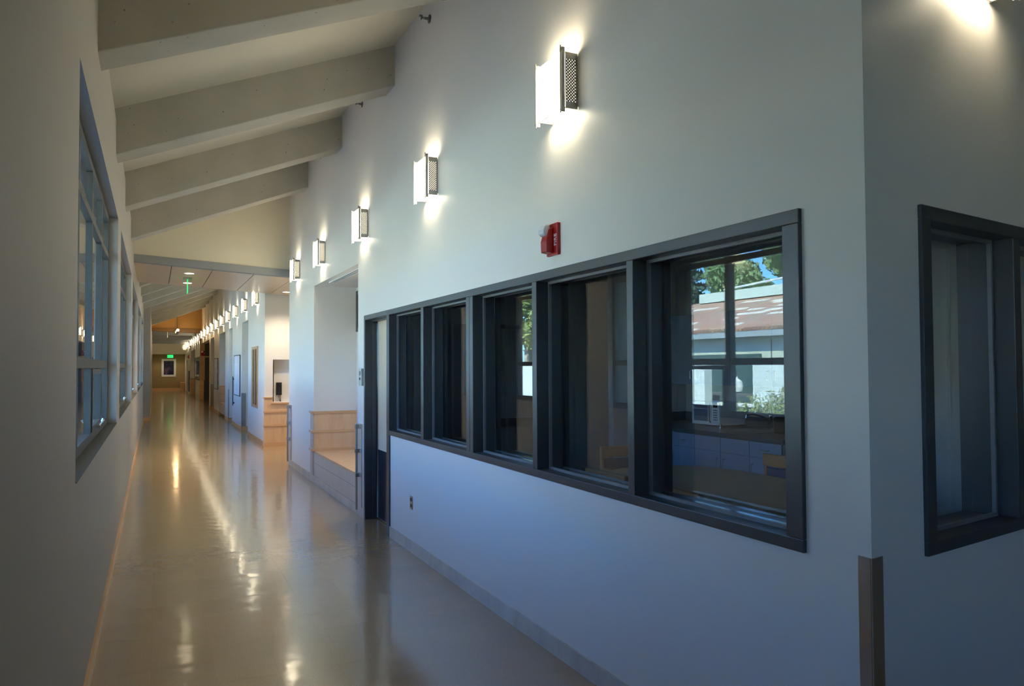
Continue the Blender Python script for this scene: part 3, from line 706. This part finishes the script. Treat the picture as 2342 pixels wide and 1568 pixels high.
# track spots under the ochre gable
t = thing('track_light', 'hanging spotlights glowing warm in front of the ochre gable', 'spotlight', (.93, 37.6, 0))
MB().cyl((0, 0, 3.3), (0, 0, zr(.93)), .012, n=8).cyl((-.05, -1.2, 3.3), (.05, 1.3, 3.3), .018, n=8).build('track', M['dust'], t)
for y_ in (-1.05, 0, 1.1):
    h = MB().cyl((0, y_, 3.28), (0, y_+.12, 3.12), .045, .06, 12).build('spot_head', M['dust'], t)
    MB().cyl((0, y_-.02, 3.24), (0, y_-.05, 3.2), .05, n=12).build('bulb', M['spot'], h)
sp = bpy.data.lights.new('track_spot_light', 'POINT'); sp.energy = 13; sp.color = (1, .62, .28); sp.shadow_soft_size = .06
o = bpy.data.objects.new('track_spot_light', sp); COL.objects.link(o); o.parent = t; o.location = (.0, .6, 3.02)
t = thing('pendant_sprinkler', 'small ceiling sprinkler stem hanging beyond the ochre gable', 'sprinkler', (.6, 43.0, 3.62))
MB().cyl((0, 0, 0), (0, 0, -.5), .03, n=8).cyl((0, 0, -.02), (0, 0, 0), .3, n=16).build('stem', M['nickel'], t)

# ------------------------------------------------------------------ break room behind the band
RXB = 5.95; RY1 = 9.2
rm = MB()
rm.box(RXB, RXB+.1, 2.6, RY1, 0, 2.75)
rm.box(X1, RXB, RY1, RY1+.1, 0, 2.75) if False else rm.box(2.75, RXB, RY1, RY1+.1, 0, 2.75)
rm.box(4.9, RXB, 7.85, 7.95, 0, 2.75)
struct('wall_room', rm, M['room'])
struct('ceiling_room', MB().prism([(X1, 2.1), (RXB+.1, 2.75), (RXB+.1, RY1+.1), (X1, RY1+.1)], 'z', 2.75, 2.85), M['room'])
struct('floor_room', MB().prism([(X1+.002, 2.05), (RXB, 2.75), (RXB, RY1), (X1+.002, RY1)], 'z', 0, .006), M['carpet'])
struct('trim_3', MB().box(2.8, 4.88, RY1-.03, RY1, .82, .93).box(2.8, 4.88, RY1-.02, RY1, 2.08, 2.13), M['dark'])
t = sroot('door_5'); MB().box(2.80, 3.70, RY1-.05, RY1-.001, .01, 2.08).build('door_leaf', M['dark'], t)
MB().cyl((3.60, RY1-.05, .96), (3.60, RY1-.11, .96), .03, n=12).build('door_knob', M['nickel'], t)
MB().box(2.86, 3.05, RY1-.055, RY1-.049, .93, 1.02).build('push_plate', M['steel'], t)
# kitchen units (front plane x=5.12)
KX = 5.12; us = [5.38, 5.80, 6.26, 6.98, 7.42]
def cabinet(y0, y1, label, doors, pulls, drawers=1, top=.885):
    t = thing('base_cabinet', label, 'cabinet', (KX, y0, 0), group='blue grey kitchen base cabinets'); w = y1-y0
    MB().box(.02, RXB-KX-.002, .001, w-.001, .09, top).box(.06, RXB-KX-.002, .001, w-.001, .007, .09).build('body', M['cab'], t)
    dw = w/drawers
    for i in range(drawers):
        d = MB().box(0, .018, i*dw+.003, (i+1)*dw-.003, .74, .88).build('drawer', M['cab'], t)
        if pulls: MB().tube([(0, i*dw+dw/2-.05, .81), (-.025, i*dw+dw/2-.045, .81), (-.025, i*dw+dw/2+.045, .81), (0, i*dw+dw/2+.05, .81)], .005, 6).build('handle', M['nickel'], d)
    dw = w/doors
    for i in range(doors):
        d = MB().box(0, .018, i*dw+.003, (i+1)*dw-.003, .10, .735).build('door', M['cab'], t)
        yy = (i+1)*dw-.05 if (doors == 2 and i == 0) or doors == 1 else i*dw+.05
        MB().tube([(0, yy, .57), (-.025, yy, .575), (-.025, yy, .665), (0, yy, .67)], .005, 6).build('handle', M['nickel'], d)
cabinet(5.38, 5.80, 'blue grey base cabinet with drawer at the right end under the toaster', 1, True)
cabinet(5.80, 6.62, 'wide blue grey sink cabinet with two doors seen through the last window', 2, False, 2, .75)
cabinet(6.62, 7.04, 'blue grey base cabinet with drawer beneath the microwave', 1, True)
cabinet(7.04, 7.84, 'blue grey corner cabinet left of the microwave, by the side wall', 1, True)
t = thing('countertop', 'dark laminate kitchen countertop with a backsplash', 'countertop', (KX-.02, 5.34, .887))
ct = MB(); e = RXB-KX+.018
ct.box(0, .24, 0, 2.506, 0, .043).box(.62, e, 0, 2.506, 0, .043).box(.24, .62, 0, .62, 0, .043).box(.24, .62, 1.14, 2.506, 0, .043)
ct.build('worktop', M['counter'], t)
MB().box(e-.02, e, 0, 2.506, .0435, .15).box(.1, e-.02, 2.49, 2.506, .0435, .15).build('backsplash', M['counter'], t)
MB().box(.25, .61, .63, .64, -.12, .046).box(.25, .61, 1.12, 1.13, -.12, .046).box(.25, .26, .64, 1.12, -.12, .046).box(.60, .61, .64, 1.12, -.12, .046).box(.25, .61, .63, 1.13, -.13, -.12).build('sink_bowl', M['steel'], t)
t = thing('faucet', 'chrome kitchen faucet standing behind the sink', 'faucet', (5.78, 6.22, .931))
MB().lathe((0, 0, 0), [(.028, 0), (.028, .01), (.018, .02), (.018, .12), (.024, .13), (.022, .15)], 16).build('body', M['chrome'], t, smooth=True)
MB().tube([(0, 0, .09), (-.06, .03, .13), (-.16, .08, .16), (-.22, .11, .15), (-.225, .112, .12)], .010, 8).build('spout', M['chrome'], t, smooth=True)
MB().tube([(0, 0, .15), (.02, .03, .18), (.05, .08, .2)], .007, 6).build('handle', M['chrome'], t)
t = thing('soap_dispenser', 'short chrome cup at the edge of the sink', 'dispenser', (5.36, 6.50, .931))
MB().lathe((0, 0, 0), [(.018, 0), (.02, .02), (.018, .05), (.010, .055)], 14).build('cup', M['chrome'], t, smooth=True)
t = thing('microwave', 'white microwave oven on the dark countertop behind the last window', 'microwave', (5.56, 6.76, .931))
MB().box(.015, .362, 0, .47, .012, .262).build('body', M['white'], t, bevel=.006)
MB().box(0, .016, .13, .47, .012, .262).build('door', M['white'], t, bevel=.004)
MB().box(-.002, .004, .19, .43, .05, .225).build('window', mat('microwave_window', (.16, .19, .24), .15), t)
MB().tube([(-.001, .145, .04), (-.02, .145, .06), (-.02, .145, .22), (-.001, .145, .24)], .006, 6).build('handle', M['frame'], t)
p = MB().box(.002, .016, .002, .127, .012, .262).build('control_panel', M['white'], t, bevel=.003)
MB().box(0, .003, .03, .10, .205, .235).build('display', M['black'], p)
kb = MB()
for i in range(3):
    for j in range(5): kb.box(0, .003, .035+i*.024, .049+i*.024, .065+j*.026, .077+j*.026)
kb.build('keypad', M['frame_l'], p)
t = thing('toaster', 'chrome toaster on the countertop right of the faucet', 'toaster', (5.40, 5.52, .931))
MB().box(0, .17, 0, .27, .01, .17).build('body', M['chrome'], t, bevel=.02)
MB().box(.03, .07, .03, .24, .168, .172).box(.10, .14, .03, .24, .168, .172).build('slot', M['black'], t)
MB().cyl((.085, .272, .07), (.085, .285, .07), .018, n=12).box(.07, .10, .27, .29, .11, .125).build('knob', M['black'], t)
def upper(y0, y1, label, hy):
    t = thing('wall_cabinet', label, 'cabinet', (5.60, y0, 1.38), group='blue grey kitchen wall cabinets'); w = y1-y0
    MB().box(.02, RXB-5.60-.001, .001, w-.001, 0, .80).build('body', M['cab'], t)
    for i in range(2):
        d = MB().box(0, .018, i*w/2+.003, (i+1)*w/2-.003, .0, .80).build('door', M['cab'], t)
        yy = w/2-.05 if i == 0 else w/2+.05
        MB().tube([(0, yy, .06), (-.025, yy, .065), (-.025, yy, .155), (0, yy, .16)], .005, 6).build('handle', M['nickel'], d)
upper(5.38, 6.62, 'blue grey wall cabinet above the sink, seen dimly through the last window', 0)
upper(6.62, 7.84, 'blue grey wall cabinet above the microwave, beside the side wall', 0)
# table
t = thing('meeting_table', 'boat shaped wooden table behind the last two windows', 'table', (3.74, 4.55, 0), R(-4))
out = []
for k in range(28):
    a = 2*math.pi*k/28; c, s = math.cos(a), math.sin(a)
    out.append((.60*math.copysign(abs(c)**.6, c), 1.05*math.copysign(abs(s)**.75, s)))
MB().prism(out, 'z', .71, .74).build('table_top', M['table'], t)
for y_ in (-.6, .6): MB().cyl((0, y_, .03), (0, y_, .71), .05, n=14).box(-.3, .3, y_-.04, y_+.04, .007, .035).build('leg', M['dust'], t)
def chair_proto():
    t = thing('room_chair', '', 'chair')
    MB().box(-.24, .24, -.22, .24, .42, .47).build('seat', mat('blue_plaid_fabric', (.05, .07, .12), .9), t, bevel=.02)
    wm = wood('chair_maple', (.55, .26, .10), (.45, .20, .07), sc=(3, 3, 3))
    MB().prism([(-.25, .22), (.25, .22), (.25, .26), (-.25, .26)], 'z', .76, .86).build('back_rail', wm, t, bevel=.008)
    MB().box(-.21, .21, .225, .25, .50, .75).build('back_pad', bpy.data.materials['blue_plaid_fabric'], t, bevel=.01)
    for sx in (-1, 1):
        MB().tube([(sx*.23, .24, .007), (sx*.23, .24, .45), (sx*.23, .25, .82)], .02, 8).build('leg', wm, t)
        MB().tube([(sx*.23, -.2, .007), (sx*.23, -.2, .45), (sx*.23, -.2, .66)], .018, 8).build('leg', wm, t)
        MB().box(sx*.23-.025, sx*.23+.025, -.22, .24, .64, .665).build('armrest', wm, t, bevel=.008)
    return t
c0 = chair_proto()
for i, (x, y, rz, l) in enumerate(((4.42, 4.85, -90, 'maple chair with plaid back on the kitchen side of the table'), (3.12, 4.72, 92, 'maple armchair nearest the corridor glass, seen through the fourth window'),
        (3.95, 5.92, -4, 'maple chair at the far end of the table, seen through the fourth window'), (3.10, 3.85, 86, 'maple chair with its back to the last corridor window'))):
    o = c0 if i == 0 else copy_tree(c0); o.location = (x, y, 0); o.rotation_euler = (0, 0, R(rz)); tag(o, l, 'chair', 'maple chairs around the meeting table')

# ------------------------------------------------------------------ courtyard outside the left windows
GZ = -.35
tag(MB().box(-75, XL-TL, -60, 110, GZ-.2, GZ).build('ground', mat('courtyard_paving', (.36, .34, .30), .9)), None, None, None, 'structure')
FXo = -15.6                           # facade plane of the building opposite
bt = thing('courtyard_building', 'long low building with a mottled red tile roof, reflected in the corridor glass', 'building', (0, 0, 0))
mpan = mat('pale_panel', (.62, .64, .50), .8)
MB().box(FXo-10, FXo, -30, 33, GZ, 2.68).build('wall', mpan, bt)
pj_ = MB()
for k in range(0, 24): pj_.box(FXo, FXo+.02, -20+2.3*k, -20+2.3*k+.03, GZ, 2.5)
pj_.build('panel_joints', M['dust'], bt)
po = MB()
for k in range(0, 12): po.box(FXo, FXo+.12, -19+4.6*k, -19+4.6*k+.22, GZ, 1.95)
po.build('pilasters', mpan, bt)
def tiles():
    m = mat('clay_roof_tiles', (.45, .16, .09), .85); v = objc(m, (1, 1, 1))
    n = noise(m, v, 1.3, 5, .7); c = ramp(m, n, [(.32, (.62, .27, .17)), (.5, (.50, .28, .19)), (.62, (.46, .32, .22))])
    br = N(m, 'ShaderNodeTexBrick'); br.inputs['Scale'].default_value = 1; br.inputs['Brick Width'].default_value = .9; br.inputs['Row Height'].default_value = .33; br.inputs['Mortar Size'].default_value = .0
    br.inputs['Color1'].default_value = (0, 0, 0, 1); br.inputs['Color2'].default_value = (1, 1, 1, 1); mp = objc(m, (1, 1, 1), (0, 0, R(90))); L(m, mp, br.inputs['Vector'])
    gt = N(m, 'ShaderNodeMath', operation='GREATER_THAN'); gt.inputs[1].default_value = .90; L(m, br.outputs[0], gt.inputs[0])
    mx = N(m, 'ShaderNodeMix', data_type='RGBA'); mx.inputs[7].default_value = (.85, .72, .58, 1); L(m, gt.outputs[0], mx.inputs[0]); L(m, c, mx.inputs[6]); L(m, mx.outputs[2], B(m).inputs['Base Color'])
    wv = N(m, 'ShaderNodeTexWave'); wv.bands_direction = 'Y'; wv.inputs['Scale'].default_value = 1.6; L(m, v, wv.inputs['Vector']); bump(m, wv.outputs[0], .6, .05); return m
tm = tiles()
ex, ez, rx, rz_ = FXo+.45, 2.90, FXo-5.2, 4.72
MB().prism([(ex, ez), (rx, rz_), (rx, rz_-.2), (ex, ez-.06)], 'y', -31, 34).build('roof', tm, bt)
MB().prism([(rx-8, ez), (rx, rz_), (rx, rz_-.2), (rx-8, ez-.2)], 'y', -31, 34).build('roof', tm, bt)
MB().box(ex-.03, ex+.02, -31, 34, ez-.28, ez-.07).build('fascia', mat('grey_fascia', (.40, .42, .42), .6), bt)
tl = MB()
for k in range(95): tl.cyl((ex+.06, 12.7+k*.2236+.1, ez-.0), (ex-.30, 12.7+k*.2236+.1, ez+.10), .075, n=8)
e_ = tl.build('eave_tile_ends', tm, bt); e_['kind'] = 'stuff'
MB().box(rx+.0, rx+.35, -31, 31.6, rz_-.05, rz_+.40).build('parapet', mat('pale_green_metal', (.68, .74, .62), .5), bt)
MB().cyl((rx+.2, 29.9, rz_+.5), (rx+.2, 18.7, rz_+1.0), .05, n=8).build('vent_pipe', M['white'], bt)
# block screen walls
def block():
    m = mat('white_block', (.80, .82, .78), .8); v = objc(m)
    sx = N(m, 'ShaderNodeSeparateXYZ'); L(m, v, sx.inputs[0]); cb = N(m, 'ShaderNodeCombineXYZ'); L(m, sx.outputs[1], cb.inputs[0]); L(m, sx.outputs[2], cb.inputs[1])
    br = N(m, 'ShaderNodeTexBrick'); br.offset = 0; br.inputs['Scale'].default_value = 1; br.inputs['Brick Width'].default_value = .2; br.inputs['Row Height'].default_value = .2; br.inputs['Mortar Size'].default_value = .013
    br.inputs['Color1'].default_value = (.80, .83, .78, 1); br.inputs['Color2'].default_value = (.77, .80, .76, 1); br.inputs['Mortar'].default_value = (.55, .58, .54, 1)
    L(m, cb.outputs[0], br.inputs['Vector']); L(m, br.outputs[0], B(m).inputs['Base Color']); return m
bk = block()
for i, (y0, y1, l) in enumerate(((-8, 18.7, 'white block screen wall across the courtyard, the near long one'), (21.0, 44, 'white block screen wall across the courtyard, past the shaded gap'))):
    tag(MB().box(-12.6, -12.3, y0, y1, GZ, 1.62).build('screen_wall', bk), l, 'wall')
t = thing('propane_tank', 'white rounded tank standing in the shaded gap between the block walls', 'tank', (-14.4, 21.9, GZ))
MB().lathe((0, 0, .96), [(.05, 0), (.20, .05), (.24, .25), (.20, .42), (.07, .50), (.05, .58)], 16).build('tank', M['white'], t, smooth=True)
MB().box(-.3, .3, -1.5, 1.5, .86, .955).box(-.25, .25, -1.4, -1.2, 0, .86).box(-.25, .25, 1.2, 1.4, 0, .86).build('stand', M['dust'], t)
tag(MB().box(-13.4, -13.0, 19.0, 21.9, .24, .34).box(-13.35, -13.05, 19.1, 19.3, GZ, .24).box(-13.35, -13.05, 21.6, 21.8, GZ, .24).build('low_ledge', M['white']), 'low white ledge across the shaded gap between the block walls', 'ledge')
MB().box(FXo+.001, FXo+.14, 21.9, 26.0, GZ+.01, 2.0).build('shade_panel', mat('gap_shade_green', (.06, .10, .08), .5), bt)  # dark box added to paint the shade behind the block wall gap

# ------------------------------------------------------------------ trees and shrubs
def leafmat(name, c1, c2):
    m = mat(name, c1, .6); c = ramp(m, noise(m, objc(m), 1.1, 4, .7), [(.35, c1), (.65, c2)]); L(m, c, B(m).inputs['Base Color']); return m
LM = [leafmat('eucalyptus_leaves', (.10, .19, .06), (.28, .36, .16)), leafmat('conifer_needles', (.02, .06, .04), (.06, .12, .08)), leafmat('yellow_green_leaves', (.22, .28, .08), (.34, .38, .14))]
BK = mat('pale_bark', (.42, .36, .30), .9)
def crown(blobs, n, size, mat_, parent, rnd):
    b = MB()
    for i in range(n):
        c, r = rnd.choice(blobs)
        while True:
            d = Vector((rnd.uniform(-1, 1), rnd.uniform(-1, 1), rnd.uniform(-1, 1)))
            if .35 < d.length < 1: break
        p = Vector(c)+Vector((d.x*r[0], d.y*r[1], d.z*r[2]))
        u = Vector((rnd.gauss(0, 1), rnd.gauss(0, 1), rnd.gauss(0, 1))).normalized(); w = u.orthogonal().normalized(); s = size*rnd.uniform(.5, 1.3)
        b.poly([p-u*s, p-w*s*.45, p+u*s, p+w*s*.45], [(0, 1, 2, 3)])
    return b.build('foliage', mat_, parent)
def tree(name, x, y, h, rad, lm, label, seed, n=2600, size=.22, low=.32):
    rnd = random.Random(seed); t = thing(name, label, 'tree', (x, y, GZ), group='trees beyond the courtyard building')
    tr = MB(); lean = rnd.uniform(-.5, .5)
    top = (lean, rnd.uniform(-.5, .5), h*.8)
    tr.tube([(0, 0, 0), (lean*.3, 0, h*.35), (lean*.7, top[1]*.6, h*.6), top], [.28, .2, .14, .05], 8)
    blobs = []
    for k in range(11):
        a = rnd.uniform(0, 6.28); rr = rad*rnd.uniform(.2, .75); z = h*rnd.uniform(low, .88)
        c = (math.cos(a)*rr, math.sin(a)*rr, z); blobs.append((c, (rad*rnd.uniform(.3, .5),)*2+(h*rnd.uniform(.08, .15),)))
        tr.tube([(lean*.4, 0, z*.6), (c[0]*.6, c[1]*.6, z*.9), c], [.10, .07, .03], 6)
    tr.build('trunk', BK, t, smooth=True)
    crown(blobs, n, size, LM[lm], t, rnd)
def conifer(x, y, h, label, seed):
    rnd = random.Random(seed); t = thing('conifer_tree', label, 'tree', (x, y, GZ), group='trees beyond the courtyard building')
    MB().cyl((0, 0, 0), (0, 0, h), .3, .03, 8).build('trunk', BK, t)
    bl = []
    for k in range(46):
        z = h*(.25+.73*k/46); rr = (1-z/h)*h*.30+.3; a = k*2.4
        bl.append(((math.cos(a)*rr*.6, math.sin(a)*rr*.6, z), (rr*.55, rr*.55, .22)))
    crown(bl, 5200, .22, LM[1], t, rnd)
for i, (x, y, h, r, lm, l) in enumerate((
    (-34, 37.6, 14.0, 2.9, 0, 'tallest pale-stemmed eucalyptus at the right edge of the reflection'),
    (-33.5, 43.8, 12.2, 2.9, 0, 'green eucalyptus tree behind the middle of the tile roof'),
    (-41, 46.6, 13.6, 3.3, 2, 'yellow-green tree standing behind the two dark green eucalyptus'),
    (-42, 53.5, 11.8, 3.2, 0, 'dark green tree just right of the conifer, behind the parapet'),
    (-33, 55.5, 12.0, 3.2, 0, 'green tree at the right edge of the fourth window reflection'),
    (-16, 42.3, 8.4, 2.6, 2, 'yellow-green tree seen in the third window'),
    (-14, 49.5, 9.0, 3.0, 0, 'dark bushy tree seen as a narrow strip in the second window'))):
    tree('eucalyptus_tree', x, y, h, r, lm, l, 11+i, n=5200, low=.25)
conifer(-33.5, 49.6, 12.6, 'dark layered conifer behind the left end of the parapet', 5)
def shrub(x, y, h, label, seed):
    rnd = random.Random(seed); t = thing('young_shrub', label, 'shrub', (x, y, GZ), group='thin shrubs by the block wall'); st = MB(); lf = MB()
    for k in range(16):
        a = rnd.uniform(0, 6.28); sp_ = rnd.uniform(.1, .45); hh = h*rnd.uniform(.6, 1)
        pts = [(0, 0, 0), (math.cos(a)*sp_*.5, math.sin(a)*sp_*.5, hh*.6), (math.cos(a)*sp_, math.sin(a)*sp_, hh)]
        st.tube(pts, .008, 5)
        for j in range(42):
            q = rnd.uniform(.25, 1); p = Vector(pts[0]).lerp(Vector(pts[2]), q)+Vector((rnd.gauss(0, .05), rnd.gauss(0, .05), rnd.gauss(0, .04)))
            u = Vector((rnd.gauss(0, 1), rnd.gauss(0, 1), rnd.gauss(0, 1))).normalized(); w = u.orthogonal().normalized()
            lf.poly([p-u*.06, p-w*.02, p+u*.06, p+w*.02], [(0, 1, 2, 3)])
    st.build('stems', BK, t); lf.build('foliage', LM[2], t)
for i, (x, y, h, l) in enumerate(((-10.6, 15.95, 1.36, 'tallest thin shrub against the white block wall'), (-10.6, 16.6, 1.15, 'medium thin shrub against the white block wall, left of the tallest'), (-10.4, 17.3, .98, 'short thin shrub at the edge of the shaded gap'), (-10.2, 14.9, 1.08, 'short thin shrub at the right edge of the reflection'))):
    shrub(x, y, h, l, 40+i)
